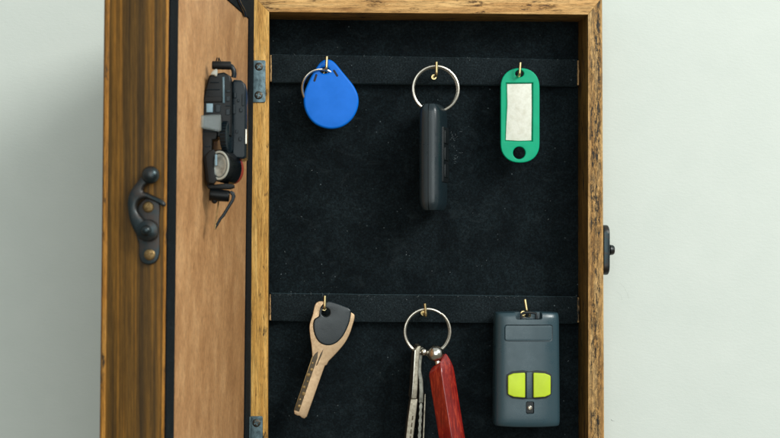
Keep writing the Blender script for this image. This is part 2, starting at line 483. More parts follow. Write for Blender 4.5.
# small rotations so that no two hooks are quite alike
for i, o in enumerate([o for o in bpy.data.objects if o.name.startswith('hook') and not o.name.startswith('hook_rail')]):
    o.rotation_euler = (R((-3, 2, 0, -2, 4, -6)[i % 6]), R((2, -1, 3, 1, -6, -9)[i % 6]), 0)

def screw_bm(r, M, depth=1.0, slots=2):
    bm = lathe_bm([(0, -0.6), (r, -0.6), (r, 0), (r * 0.86, depth * 0.45), (r * 0.5, depth * 0.75), (0, depth * 0.85)], Matrix.Identity(4), 28)
    cut = None
    for k in range(slots):
        c = box_bm(-r * 0.66, r * 0.66, -r * 0.15, r * 0.15, -depth * 0.3, depth * 2, 0)
        c.transform(Matrix.Rotation(R(35 + 90 * k), 4, 'Z')); 
        bm = boolean(bm, c)
    bm.transform(M)
    return bm

# hinges: leaf on the frame face, rolled knuckle at its left edge
def hinge(x0, x1, y0, y1, screws):
    pl = plate([pxr(fr, x0 + 1.5, y0, x1, y1, 1.6)] + [], 1.0, fr, 1.15, 0.35, 2)
    a, b = W(x0 + 0.9, y0 + .5), W(x0 + 0.9, y1 - .5)
    kn = cyl_bm(a + Vector((0, -1.2, 0)), b + Vector((0, -1.2, 0)), 1.7, seg=20, bevel=0.3)
    h = obj('hinge', merge(pl, kn), m_hinge, cab)
    for sx, sy in screws:
        p = W(sx, sy); p.y = -1.2
        obj('screw', screw_bm(4.1, Matrix.Translation(p) @ Matrix.Rotation(R(90), 4, 'X') @ Matrix.Rotation(R(sy * 7), 4, 'Z')), m_screw, h, at=p)
    return h
hinge(250.6, 265.6, 60.4, 102.6, [(259.0, 66.8), (258.6, 95.4)])
hinge(248.6, 262.8, 416, 458, [(256.4, 422.8), (256.2, 451)])

# latch stud on the cabinet's outer right side
sx = W(603.6, 250).x + 0.3
pp = Frame((sx, 13, 0), (0, 1, 0), (0, 0, 1))        # local x = depth, normal +x
bm = plate([rrect(-10, W(0, 275, 10).z, 10, W(0, 225, 10).z, 9.5)], 7.0, pp, 7.0, 1.6, 3)
keep = obj('latch_plate', bm, m_bronze, cab)
zc = W(0, 250, 10).z
bm = lathe_bm([(0, 0), (4.0, 0), (4.0, 1.5), (5.4, 2.2), (4.9, 5.2), (4.0, 6.4), (0, 6.9)],
              Matrix.Translation((sx + 6.8, 13, zc)) @ Matrix.Rotation(R(90), 4, 'Y'), 28)
obj('latch_stud', bm, m_bronze, keep)
for dz in (-17, 17):
    bm = screw_bm(3, Matrix.Translation((sx + 7.2, 13, zc + dz)) @ Matrix.Rotation(R(90), 4, 'Y'))
    obj('screw', bm, m_brscrew, keep, at=(sx + 7.2, 13, zc + dz))

# ------------------------------------------------------------------ the open door
A = R(8.75); LD = 350.0; T = 48.0
tilt = R(0.62)
u0 = Vector((-math.sin(A), -math.cos(A), 0)); n0 = Vector((-math.cos(A), math.sin(A), 0)); z0 = Vector((0, 0, 1))
Rm = Matrix.Rotation(tilt, 3, 'Y')
hx = W(251.2, 235).x
H0 = Vector((hx, -1.0, 0))
u, nn, zz = Rm @ u0, Rm @ n0, Rm @ z0
zt, zb = TOPZ, BOTZ
# inner face frame (seen from the right): local x runs from the free edge to the hinge (image right)
FI = Frame(H0, -u, zz)                     # normal = (-u) x z
# free edge frame: local x = -n (image right), normal = u
FE = Frame(H0 + u * LD, -nn, zz)
bmv = lambda a, b, c: H0 + u * a + nn * b + zz * c
def door_box(a0, a1, b0, b1, c0, c1, bev):
    bm = bmesh.new(); bmesh.ops.create_cube(bm, size=1)
    bmesh.ops.scale(bm, vec=(a1 - a0, b1 - b0, c1 - c0), verts=bm.verts)
    if bev: bmesh.ops.bevel(bm, geom=bm.edges[:], offset=bev, segments=3, affect='EDGES', profile=0.5)
    c = bmv((a0 + a1) / 2, (b0 + b1) / 2, (c0 + c1) / 2)
    M = Matrix(((u.x, nn.x, zz.x, c.x), (u.y, nn.y, zz.y, c.y), (u.z, nn.z, zz.z, c.z), (0, 0, 0, 1)))
    bm.transform(M); bmesh.ops.recalc_face_normals(bm, faces=bm.faces)
    return bm
bw = 28.0
def door_frame_bm():
    # four members round an open middle
    outer = [(0, zb), (-LD, zb), (-LD, zt), (0, zt)]
    inner = [(-bw, zb + bw), (-LD + bw, zb + bw), (-LD + bw, zt - bw), (-bw, zt - bw)]
    return plate([outer[::-1], inner], T - 1.0, FI, -1.0, 1.0, 3)
door = obj('door', door_frame_bm(), m_door, cab)
tag(door, 'dark stained wooden door swung open towards the viewer')
obj('front_board', door_box(4, LD - 4, T, T + 2.4, zb + 4, zt - 4, 0.6), m_frontboard, door)
# rubbed, lighter arrises of the free edge
obj('worn_edge', door_box(LD - 1.6, LD + 0.35, -0.15, 1.9, zb + 1, zt - 1, 0.4), m_arris, door)
obj('worn_edge', door_box(LD - 2.0, LD + 0.3, T - 3.2, T + 0.1, zb + 1, zt - 1, 0.5), m_arris, door)
# black trim round the inside, hardboard panel within it
bt0 = [(-1.5, zb + 1.5), (-LD + 3.0, zb + 1.5), (-LD + 3.0, zt - 1.5), (-1.5, zt - 1.5)]
bt1 = [(-bw + 1, zb + bw - 1), (-LD + bw + 1, zb + bw - 1), (-LD + bw + 1, zt - bw + 1), (-bw + 1, zt - bw + 1)]
obj('trim', plate([bt0[::-1], bt1], 2.0, FI, 0.9, 0.5, 2), m_felt_door, door)
pi = [(-bw + 2, zb + bw - 2), (-LD + bw, zb + bw - 2), (-LD + bw, zt - bw + 2), (-bw + 2, zt - bw + 2)]
obj('inner_panel', plate([pi[::-1]], 3.0, FI, -0.4, 0.1, 1), m_panel, door)
# glossy loose end of black tape at the top hinge corner
pts = []
for q in ((236.5, -6), (238.6, 0), (241.5, 6), (244.2, 11), (245.6, 16)):
    a, b = FI.loc(q[0], q[1], 2.0); pts.append(FI.pt(a, b, 1.6))
m_tape = plastic('glossy black tape', srgb(30, 38, 42), 0.18, 0.1)
obj('tape_end', tube(cr(pts, 5, False), 1.7, res=4), m_tape, door)

# ---- antique hook latch on the free edge
def E(P, out=0): return px(FE, P, out)
plate_pts = [(146, 198), (152, 197), (158, 199), (160.4, 205), (160.0, 222), (160.2, 240), (160, 254), (156.5, 262), (149, 264.5),
             (142.5, 262), (139.6, 255), (139.5, 244), (137, 236), (135, 224), (138, 208)]
lp = obj('latch_base', plate([cr([Vector(p) for p in E(plate_pts)], 5)], 2.4, FE, 2.6, 0.9, 3), m_bronze, door)
arm = [(146, 174), (140.4, 181), (133.6, 190), (130.0, 200), (130.4, 212), (132.8, 223), (137, 232), (142, 239), (149, 240), (155, 237),
       (157.4, 231), (154.5, 225), (148.5, 221.4), (143.6, 217), (139.6, 211), (139.4, 205), (142.4, 200.4), (148, 199.0), (154, 200.6),
       (161, 204.4), (165.8, 207), (167.8, 204.4), (165.6, 201), (160, 198), (154, 195.2), (149.5, 193.0), (145.5, 191.4), (147.0, 187), (152.5, 182.0), (154, 178)]
obj('latch_hook', plate([cr([Vector(p) for p in E(arm)], 5)], 5.4, FE, 8.2, 2.5, 5), m_bronze, lp)
kx, ky = FE.loc(150.2, 175.0, 8)
bm = ball_bm((0, 0, 0), 6.7, 1, 1, 0.85)
bm.transform(FE.mat(7) @ Matrix.Translation((kx, ky, 0)))
obj('latch_knob', bm, m_bronze, lp)
kx, ky = FE.loc(146.8, 230.5, 9)
bm = lathe_bm([(0, 0), (8.2, 0), (8.2, 2.0), (7.6, 3.6), (5.2, 4.8), (4.0, 5.2), (3.6, 7.0), (2.2, 8.6), (0, 9.2)], FE.mat(5) @ Matrix.Translation((kx, ky, 0)), 32)
obj('latch_pivot', bm, m_bronze, lp)
for (a, b) in ((148.2, 207), (149.6, 254.8)):
    kx, ky = FE.loc(a, b, 3); p = FE.pt(kx, ky, 3.0)
    bm = screw_bm(4.2, FE.mat(3.2) @ Matrix.Translation((kx, ky, 0)) @ Matrix.Rotation(R(b), 4, 'Z'), 1.2)
    obj('screw', bm, m_brscrew, lp, at=p)

# ------------------------------------------------------------------ gadget hung on the inside of the door
GD = -226.0
def G(off=0): return flat(GD + off)
g = thing('wireless_gadget', W(214, 228, GD + 30), 'black plastic gadget with clear clip and red cap inside the open door', 'gadget')
def gp(name, P, off, thick, mat, bev=0.8, smooth=False, par=None, seg=2):
    f = G(off); L = px(f, P)
    if smooth: L = cr([Vector(p) for p in L], 4)
    return obj(name, plate([L], thick, f, 0, bev, seg), mat, par or g)
random.seed(3)
body = [(209, 75.5), (212, 74), (224, 72), (230.6, 76), (231.5, 84), (231.8, 116), (231.5, 136), (222, 137), (202, 138), (201.4, 126), (201.8, 114), (202.8, 104), (203, 97), (205, 90), (207, 82)]
bd = gp('body', body, 4, 34, m_gadget, 1.6, seg=4)
gp('highlight_strip', [(222.0, 77), (224.4, 76.5), (224.7, 103), (222.4, 103.4)], 2.2, 3, m_highlight, 0.9, par=bd)  # gloss highlight painted as a pale strip down the body
gp('window', [(206.2, 103.4), (212.8, 103.4), (212.8, 112.4), (206.2, 112.4)], 2.8, 3, m_bluegrey, 0.5, par=bd)
gp('window_hood', [(204.4, 96.5), (222, 96.5), (222, 102.2), (204, 102.2)], 2.6, 3, m_rubber, 0.8, par=bd)
gp('side_module', [(231.8, 82), (234, 79.4), (241, 80), (245.4, 84), (246.3, 92), (246.2, 157), (243, 159), (231.5, 158)], 18, 46, m_gadget2, 1.8, seg=4)
for (x, y, w, h) in ((233.4, 92, 3.2, 6), (237, 99, 2.4, 3), (232.6, 104, 3, 10), (239.2, 108, 3.4, 4), (235.4, 130, 2.6, 3.4), (238.6, 137, 3.0, 4), (241.8, 94, 2.4, 12)):
    f = G(16.9); obj('raised_detail', plate([pxr(f, x, y, x + w, y + h, 0.8)], 2, f, 0, 0.4), m_gadget2, g)
f = G(17.4); obj('bright_tab', plate([pxr(f, 245.2, 129, 246.9, 144, 0.5)], 2, f, 0, 0.3), m_steel, g)
for (x, y, w, h, o_) in ((206, 89, 14, 0.9, 3.0), (210, 82, 9, 0.8, 3.0), (203.5, 119.6, 3, 7, 3.0), (214.6, 104.4, 6, 8, 3.4), (225.6, 90, 4.6, 2.2, 3.0), (225.8, 96, 4.2, 5.4, 3.0),
                         (225.6, 105, 4.6, 1.2, 3.0), (225.4, 109, 4.4, 6, 3.2), (203.6, 131, 13, 1.2, 0.2), (204.6, 146, 6, 1, 0.2), (204.8, 157, 6.6, 1, 0.2)):
    f = G(o_); obj('raised_detail', plate([pxr(f, x, y, x + w, y + h, min(w, h) * 0.3)], 2, f, 0, 0.35), m_gadget2, g)
# cylinder with curled end across the top
a, b = W(212, 65.2, GD + 8), W(231, 65.6, GD + 8)
obj('top_barrel', cyl_bm(a, b, 3.5, seg=28, bevel=0.8), m_rubber, g)
obj('top_barrel_cap', tube([W(*q, GD + 9) for q in ((228, 65), (231.6, 66.6), (233.6, 70), (234.2, 74), (233.6, 77.5))], 2.1, res=4), m_gadget2, g)
obj('barbs', merge(*[tube([W(x, 62, GD + 8), W(x + s, 57.6, GD + 7)], 0.5, res=2) for x, s in ((216, 1.2), (218.4, 0.4), (220.6, -1.8))]), m_rubber, g)
gp('ivory_tip', [(210.4, 74.6), (212.6, 70.6), (216.8, 68.8), (217.4, 73), (216.2, 76.4), (213.4, 75)], 0.8, 4, m_ivory, 1.2, True)
# strap down the near side
strap = [(201.6, 128), (217.4, 128), (218, 134), (216.6, 139.6), (212.4, 140), (212, 150), (212.6, 165), (213.4, 176), (213, 184), (208, 185.5), (205.6, 180), (204.6, 170), (203, 160), (201.8, 150), (202.2, 144), (201, 136)]
gp('strap', strap, 0.6, 22, m_rubber, 1.5, False, seg=3)
# clear clip
f = G(-6)
clip = [(194.6, 118.2), (195.6, 117.4), (202, 114.9), (219.6, 114.2), (221, 115.4), (221.2, 130.4), (219, 131.6), (203.4, 128.4), (196, 126.2), (194.6, 125)]
obj('clear_clip', plate([px(f, clip)], 5, f, 0, 1.4, 4), m_clip, g)
f = G(-2.2); eg = plate([pxr(f, 215, 154.5, 217.4, 166, 1.0)], 1.0, G(-5.4), 0, 0.4); eg2 = eg
# thumb wheel with milled rim
c = W(226.6, 136, GD); bm = bmesh.new()
wh = lathe_bm([(0, -3), (12, -3), (13, -2.4), (13, 2.4), (12, 3), (0, 3)], Matrix.Identity(4), 40)
ribs = [box_bm(12.3, 13.9, -0.45, 0.45, -2.5, 2.5, 0.2, 1) for _ in range(30)]
for i, r_ in enumerate(ribs): r_.transform(Matrix.Rotation(2 * math.pi * i / 30, 4, 'Z'))
bm = merge(wh, *ribs)
bm.transform(Matrix.Translation(c + Vector((0, 9, 0))) @ Matrix.Rotation(R(90), 4, 'Y') @ Matrix.Rotation(R(14), 4, 'X'))
obj('thumb_wheel', bm, m_gadget2, g)
# barrel with metal eye at the near end, red cap at the far one
p0 = W(219.2, 165.5, GD - 1); p1 = W(232.5, 168.5, GD + 26); p2 = W(236.5, 169.6, GD + 34)
EL = Matrix.Translation(p0) @ Matrix.Diagonal((0.86, 1, 1.16, 1)) @ Matrix.Translation(-p0)
def oval(bm): bm.transform(EL); return bm
br = obj('barrel', oval(cyl_bm(p0, p1, 11.6, 12.0, 36, 1.0)), m_gadget, g)
obj('red_cap', oval(cyl_bm(p1, p2, 11.6, 10.6, 36, 1.5)), m_redplastic, g)
q = Vector((0, 0, 1)).rotation_difference((p0 - p1).normalized()).to_matrix().to_4x4()
bm = lathe_bm([(8.8, 0), (8.8, 0.9), (9.2, 1.5), (10.2, 1.5), (10.6, 0.8), (10.6, 0)], Matrix.Translation(p0) @ q, 40)
obj('eye_ring', oval(bm), m_ivory, br)
bm = lathe_bm([(0, 0.6), (5.5, 0.6), (6, 0.9), (7.6, 0.9), (8.3, 0.1), (8.3, -0.5), (0, -0.5)], Matrix.Translation(p0) @ q, 40)
obj('eye_strip', eg2, m_bluegrey, br)  # narrow pale strip upright on the metal eye
obj('metal_eye', oval(bm), m_eye, br)
gp('eye_shroud', [(205, 156), (209, 151), (214, 149), (215.6, 153), (214.2, 160), (214.0, 168), (214.6, 174), (217, 180), (214, 184), (208, 183)], -3.2, 4, m_rubber, 1.0, False)
# clamp roller and bent wire
gp('clamp', [(207, 182.6), (214, 184.6), (226, 183.2), (233.8, 184.6), (234, 187.6), (230, 189), (208.6, 189), (206.4, 186)], 3, 14, m_rubber, 1.0)
obj('roller', cyl_bm(W(209.4, 194.4, GD + 4), W(229.4, 196.2, GD + 4), 5.4, 4.8, 28, 1.0), m_gadget, g)
obj('roller_tip', ball_bm(W(214.5, 200.6, GD + 4), 2.6), m_rubber, g)
f = G(0)
wire = [(228.8, 191.6), (231.6, 190.6), (234.4, 192.4), (235.4, 196.4), (233.8, 201), (229, 208.6), (224.4, 216.4), (221.6, 219.2), (218.4, 224.6), (215.6, 229.4), (214.2, 229.2),
        (215.4, 225), (218.8, 218.6), (222.4, 213.8), (227.2, 206), (231.2, 199.2), (231.6, 195.6), (230.2, 194)]
obj('wire_hook', plate([px(f, wire)], 5, f, 0, 0.7, 2), m_gadget2, g)
obj('rear_line', tube([W(218.6, 201, GD + 10), W(216.6, 216, GD + 3), W(214.8, 229, GD - 1)], 0.6, res=2), m_brscrew, g)  # thin brown line down behind the bent hook

# ------------------------------------------------------------------ helper: split ring (double coil)
def ring_bm(c, r, wire, X, Y, gap=1.0, turns=1.9, start=0.0):
    """c centre; X, Y in-plane axes"""
    X = Vector(X).normalized(); Y = Vector(Y).normalized(); Nn = X.cross(Y)
    n_ = int(turns * 72); P = []
    for i in range(n_ + 1):
        a = start + 2 * math.pi * turns * i / n_
        t = i / n_
        h = (1 if t > 0.5 else -1) * min(1, abs(t - 0.5) * 14)   # step from one coil to the other
        P.append(Vector(c) + X * ((r + 0.35 * h) * math.cos(a)) + Y * ((r + 0.35 * h) * math.sin(a)) + Nn * (gap * 0.5 * h))
    return tube(P, wire, res=3)

SD = RD - 17.5       # depth where things hang, just inside the hook's upturn

# ---- blue fob
fb = flat(SD - 1)
t_ = thing('key_fob', W(325, 70, SD), 'blue teardrop plastic key fob with small steel ring on the top left hook', 'key fob')
out_px = [(326.5, 59.6), (321, 62), (316.6, 67.5), (312, 74.6), (308.3, 82), (305.2, 90), (303.6, 98), (304.2, 107), (307.4, 115.4), (313, 122.4), (320.8, 127), (330.6, 129),
          (340.6, 127.4), (349.2, 122.2), (355.4, 114), (358.4, 104.4), (357.8, 95), (353.6, 86), (347.4, 78), (341.6, 71), (336.2, 64.4), (331.6, 60.6)]
holes = [pxc(fb, 324.6, 70.6, 4.4, n=24, ry=3.2)]
bm = plate([cr([Vector(p) for p in px(fb, out_px)], 4)] + holes, 7.0, fb, 3.0, 2.2, 4)
blue = obj('fob_body', bm, m_blue, t_)
for (x, y, rot) in ((315.4, 77.8, R(-18)), (335.6, 73.2, R(33))):
    obj('slot', plate([pxr(fb, x - 1.1, y - 4, x + 1.1, y + 4, 1.0, 3, rot=-rot)], 1.0, fb, 3.15, 0.1, 1), m_slot, blue)
f2 = flat(SD)
cx, cz = f2.loc(321.0, 88.6); ty = math.tan(R(16))
obj('split_ring', ring_bm((cx, SD + 0.4, cz), 19.6, 1.2, (1, 0.25, 0), (0, -0.30, 1), 1.7, 1.95, R(100)), m_steel, t_)

# ---- car fob, seen edge-on
t_ = thing('car_key', W(435, 73, SD), 'dark grey car key fob seen edge on below its steel ring, top middle hook', 'car key')
cx, cz = flat(SD).loc(435.6, 89.2)
obj('split_ring', ring_bm((cx, SD, cz), 22.8, 1.5, (1, 0.06, 0), (0, 0, 1), 1.7, 1.95, R(-60)), m_steel, t_)
# superellipse body: local x thickness, local y depth, z height
def fob_shell(xa, xb, yr, z0_, z1_, taper=0.0, n_=40, k=3.4, inset=0.0):
    rings = []; S = 26
    for i in range(S + 1):
        t = i / S; v = -1 + 2 * t
        # end rounding
        e = (1 - abs(v) ** 9) ** (1 / 3.2) if abs(v) < 1 else 0.0
        e = max(e, 0.30)
        z = z0_ + (z1_ - z0_) * t
        ring = []
        for j in range(n_):
            a = 2 * math.pi * j / n_; c_, s_ = math.cos(a), math.sin(a)
            x = math.copysign(abs(c_) ** (2 / k), c_); y = math.copysign(abs(s_) ** (2 / k), s_)
            cxm = (xa + xb) / 2; hw = (xb - xa) / 2 - inset
            ring.append((cxm + x * hw * (0.55 + 0.45 * e), y * (yr - inset) * (0.80 + 0.2 * e), z))
        rings.append(ring)
    return rings
zt_, zb_ = W(0, 106.4, SD).z, W(0, 210.5, SD).z
yaw = Matrix.Translation(W(434.6, 150, SD - 2).to_3d() * 1.0) 
yaw = Matrix.Translation((W(433.6, 0, SD - 8).x, SD - 6, 0)) @ Matrix.Rotation(R(-17), 4, 'Z')
full = loft_bm(fob_shell(-11.8, 11.8, 27, zb_, zt_, k=3.6, n_=64))
full = boolean(full, box_bm(-0.4, 0.4, -40, 40, zb_ - 10, zt_ + 10, 0))
full.transform(yaw); obj('shell', full, m_carfob, t_, angle=40)
core = loft_bm(fob_shell(-9, 9, 26.0, zb_ + 1.5, zt_ - 1.5)); core.transform(yaw); obj('core', core, m_carfob2, t_)
kp = box_bm(11.0, 12.8, -14, 16, zb_ + 28, zt_ - 22, 0.8, 3); kp.transform(yaw); obj('button_pad', kp, m_carfob2, t_)
for k in range(3):
    b_ = box_bm(12.4, 13.9, -9, 11, zb_ + 33 + k * 17, zb_ + 46 + k * 17, 0.6, 2); b_.transform(yaw); obj('button', b_, m_carfob2, t_)

# ---- green tag
gf = flat(SD)
t_ = thing('key_tag', W(519, 74, SD), 'green plastic key tag with blank white paper label on the top right hook', 'key tag')
def stad(x0, x1, y0, y1, sq=2.25, n_=18):
    pts = []; r = (x1 - x0) / 2; cx_ = (x0 + x1) / 2
    for cy_, sgn in ((y0 + r, -1), (y1 - r, 1)):
        for k in range(n_ + 1):
            a = math.pi * k / n_; c_, s_ = math.cos(a), math.sin(a)
            if sgn < 0: c_ = c_
            else: c_ = -c_
            pts.append((cx_ + r * math.copysign(abs(c_) ** (2 / sq), c_), cy_ + sgn * r * abs(s_) ** (2 / sq)))
    return pts
outl = stad(500.4, 539.2, 68.3, 162.8)
wn = [(505.6, 83.0), (532.6, 83.0), (532.4, 141.6), (504.6, 141.6)]
bm = plate([px(gf, outl), px(gf, wn), pxc(gf, 519.2, 73.8, 4.4, ry=3.6), pxc(gf, 518.9, 153, 6.2)], 4.6, gf, 2.4, 0.9, 3)
tagb = obj('tag_body', bm, m_green, t_)
pb = plate([pxr(gf, 503.0, 79, 535.6, 145, 1)], 1.0, gf, -0.6, 0.1, 1); obj('tag_backing', pb, m_green, tagb)
lb = [(507.0, 84.2), (531.4, 83.7), (531.7, 110), (531.2, 140.4), (518, 140.8), (505.7, 140.0), (506.3, 125), (507.4, 105)]
obj('paper_label', plate([px(gf, lb)], 0.5, gf, 0.6, 0.1, 1), m_paper, tagb)

# ---- single bronze key with black cover
kf = flat(SD)
t_ = thing('house_key', W(324.5, 311, SD), 'bronze dimple key with black plastic bow cover on the bottom left hook', 'key')
kout = [(322.9, 301.2), (317.6, 301.8), (314.7, 305.3), (312.4, 315), (309.4, 325), (309.8, 334.7), (311.2, 344.5), (312.0, 354), (311.9, 360), (310.0, 363.4), (310.4, 366),
        (307.0, 374), (300.4, 392), (293.8, 410.6), (294.4, 413.8), (297.2, 415.4), (299.6, 415.6), (301.8, 417.6), (304.4, 418.4), (307.0, 416.4),
        (312.8, 400), (319.4, 381), (324.9, 365.6), (327.0, 364.6), (328.6, 361), (333, 356.6), (338.6, 350.6), (344.8, 343), (349.6, 334), (352.6, 325), (354.6, 317.6), (353.6, 314.0), (348, 310.6), (336, 304)]
kh = pxc(kf, 324.8, 312, 5.0)
kol = [Vector(p) for p in px(kf, kout)]
_sm = cr(kol, 4)
kol = [q for i in range(len(kol)) for q in (_sm[i * 4:i * 4 + 4] if (i < 8 or i > 24) else _sm[i * 4:i * 4 + 1])]
kb = obj('blade', plate([kol, kh], 4.0, kf, 2.0, 0.6, 2), m_keybronze, t_)
cov = [(327.4, 301.0), (335.6, 302.8), (343.0, 305.4), (349.4, 308.4), (351.0, 312.2), (349.6, 321), (346.2, 330), (341.6, 337.6), (335, 343.4), (327, 345.2), (319.6, 342.4), (314.8, 335.4), (312.9, 326), (314.2, 319.2), (318.4, 316.0), (319.6, 311), (321.2, 306)]
cvl = cr([Vector(p) for p in px(kf, cov)], 4)
kc = obj('bow_cover', plate([cvl, pxc(kf, 325.4, 312.2, 4.0)], 8.6, kf, 4.3, 1.8, 4), m_keycap, t_)
# milled channel with dimples down the blade
d0 = Vector((317.8, 352)); d1 = Vector((297.6, 411.0)); dr = (d1 - d0); Ln = dr.length; dr.normalize(); pr = Vector((-dr.y, dr.x))
def kp_(t, s): q = d0 + dr * t + pr * s; return (q.x, q.y)
chan = [kp_(-4, 1.5), kp_(8, 0.2), kp_(Ln, 0.2), kp_(Ln, 4.6), kp_(8, 4.6), kp_(2, 2.6)]
obj('channel', plate([px(kf, [kp_(-1, 0.0), kp_(6, -1.5), kp_(Ln, -1.5), kp_(Ln, 3.2), kp_(6, 3.2), kp_(2, 2.0)])], 0.5, kf, 2.25, 0.1, 1), m_groove, kb)
obj('channel', plate([px(kf, [kp_(-5, -4.2), kp_(1, -3.0), kp_(13, -2.6), kp_(13, -3.5), kp_(1, -4.6)])], 0.5, kf, 2.25, 0.1, 1), m_groove, kb)
dims = []
for i, t in enumerate((12, 18.5, 24.5, 31, 37.5, 44, 50.5, 57)):
    x, y = kp_(t, 0.8 + 0.7 * (-1) ** i); a_, b_ = kf.loc(x, y)
    w_ = (1.1, 1.6, 1.9)[i % 3]
    b2 = plate([circ(a_, b_, w_, 14)], 0.5, kf, 2.5, 0.2, 1); dims.append(b2)
obj('dimples', merge(*dims), m_brscrew, kb)
obj('channel_lip', plate([px(kf, [kp_(6, 3.2), kp_(Ln - 1, 3.2), kp_(Ln - 1, 3.9), kp_(6, 3.9)])], 0.5, kf, 2.35, 0.2, 1), m_brscrew, kb)

# ---- bottom middle ring with two keys and a red wooden tag
RG = 'keys and tag on the bottom middle ring'
cx, cz = flat(SD).loc(427.4, 331.6)
ring = obj('key_ring', ring_bm((cx, SD, cz), 22.8, 1.35, (1, 0.04, 0), (0, 0, 1), 1.5, 1.95, R(70)), m_steel, at=(cx, SD, cz))
tag(ring, 'round steel split ring carrying two keys and a red wooden tag, bottom middle hook', 'key ring')
ED = SD - 2
def strip(P, d, width_depth, th_fn, mat, nm, par, bevel=0.5):
    """a flat key part seen edge-on: centre line in photo pixels with half thickness, broad side running away from the viewer"""
    f = flat(d)
    L = [(x - h, y) for x, y, h in P] + [(x + h, y) for x, y, h in P[::-1]]
    return obj(nm, plate([px(f, L)], width_depth, f, 0, bevel, 2), mat, par)
t_ = thing('key', W(417, 347, ED), 'worn nickel key seen edge on, leftmost on the bottom middle ring', 'key', RG)
strip([(419.2, 346, 1.5), (417.6, 350, 2.5), (416.4, 360, 2.6), (415.6, 374, 2.7), (415.0, 388, 2.8), (413.8, 399, 3.0)], ED - 10, 30, None, m_keysteel, 'bow', t_, 0.7)
strip([(414.2, 399, 3.4), (413.2, 407, 3.8), (411.6, 420, 3.9), (410.2, 432, 3.8), (408.8, 445, 3.7), (407.4, 460, 3.4), (406.8, 466, 2)], ED - 8, 16, None, m_keysteel, 'blade', t_, 0.6)
fk = flat(ED - 8)
cuts = [plate([px(fk, [(x - 0.5, y), (x + 0.8, y - 0.4), (x + 0.5, y + 4), (x - 0.8, y + 4.2)])], 0.4, fk, 0.25, 0.05, 1) for x, y in ((412.6, 416), (411.8, 423), (411.0, 429.6), (410.4, 436), (409.8, 443))]
obj('blade_cuts', merge(*cuts), m_groove, t_)
strip([(415.2, 350, 0.5), (413.8, 375, 0.55), (412.0, 398, 0.5)], ED - 11.2, 6, None, m_steel, 'bright_rim', t_, 0.2)  # thin brighter strip down the left of the bow
t_ = thing('key', W(421, 350, ED), 'kinked steel key with toothed blade, second from left on the bottom middle ring', 'key', RG)
strip([(421.8, 347.5, 1.4), (421.0, 352, 2.1), (419.6, 364, 2.1), (419.2, 371, 2.2), (421.0, 380, 2.3), (421.4, 392, 2.3), (421.0, 403, 2.4)], ED + 3, 22, None, m_keysteel2, 'bow', t_, 0.6)
tp = []
for i in range(17):
    y = 403 + i * 3.6; x = 421.0 - (y - 403) * 0.045
    tp.append((x, y, 1.9 if i % 2 else 1.2))
strip(tp, ED + 5, 12, None, m_keysteel2, 'blade', t_, 0.3)
strip([(425.2, 394, 0.6), (424.6, 410, 0.75), (423.4, 440, 0.75), (422.4, 462, 0.5)], ED + 10, 14, None, m_keysteel, 'side_leaf', t_, 0.2)

t_ = thing('wooden_tag', W(436, 353, ED), 'red lacquered wooden stick tag below a steel bead, right side of the bottom middle ring', 'key tag', RG)
bc = W(435.4, 353.6, ED - 4)
obj('bead', ball_bm(bc, 8.6), m_chrome, t_)
obj('bead_link', merge(ball_bm(W(423.8, 352, ED - 2), 3.6, 1, 1, 1.1), cyl_bm(W(420, 352.4, ED - 2), W(430, 353, ED - 3), 1.4)), m_chrome, t_)
obj('neck', cyl_bm(bc, bc + Vector((3.4, -2, -14)), 3.0, 3.4, 24), m_chrome, t_)
# four-sided stick, ridge towards the viewer, tilted
ax0 = W(439.6, 361.5, ED - 6); ax1 = W(459.5, 486, ED - 10)
axis = (ax1 - ax0); LL = axis.length; axis.normalize()
sxv = Vector((1, 0, 0)); sxv = (sxv - axis * sxv.dot(axis)).normalized(); syv = axis.cross(sxv).normalized()   # syv: away or towards viewer
if syv.y > 0: syv = -syv
rings = []
def sect(t):
    # half-widths along the stick (rounded shoulder at the top)
    if t < 0: return 0.05
    e = min(1.0, t / 12.0); return (0.60 + 0.40 * math.sin(e * math.pi / 2)) if t > 0.01 else 0.52
sec = []
base = [(-13.6, 2.5), (-1.0, 12.5), (13.6, 0.5), (0.5, -11.5)]
def rounded(B, r, n_=5):
    out = []; m_ = len(B)
    for i in range(m_):
        p = Vector(B[i]); a = (Vector(B[i - 1]) - p).normalized(); b = (Vector(B[(i + 1) % m_]) - p).normalized()
        s0, s1 = p + a * r, p + b * r
        for k in range(n_ + 1):
            t = k / n_; out.append((1 - t) ** 2 * s0 + 2 * t * (1 - t) * p + t * t * s1)
    return out
cs = rounded(base, 1.6)
for t in (0, 0.8, 2, 4, 6.5, 9.5, 13, 30, 60, LL - 12, LL - 6, LL - 2, LL):
    k = sect(t) if t < 20 else sect((LL - t) + 0.02)
    # the right shoulder rises higher than the left one
    ring_ = []
    for q_ in cs:
        lift = (-0.42 * q_.x - 0.12 * abs(q_.x)) * (1 if t < 14 else 0) * (1 - min(1, t / 14))
        ring_.append(ax0 + axis * (t + lift + 3.5 * (t < 14) * (1 - min(1, t / 14)) * 0) + sxv * q_.x * k + syv * q_.y * k)
    rings.append(ring_)
st = obj('stick', loft_bm(rings), m_redwood, t_, angle=28)

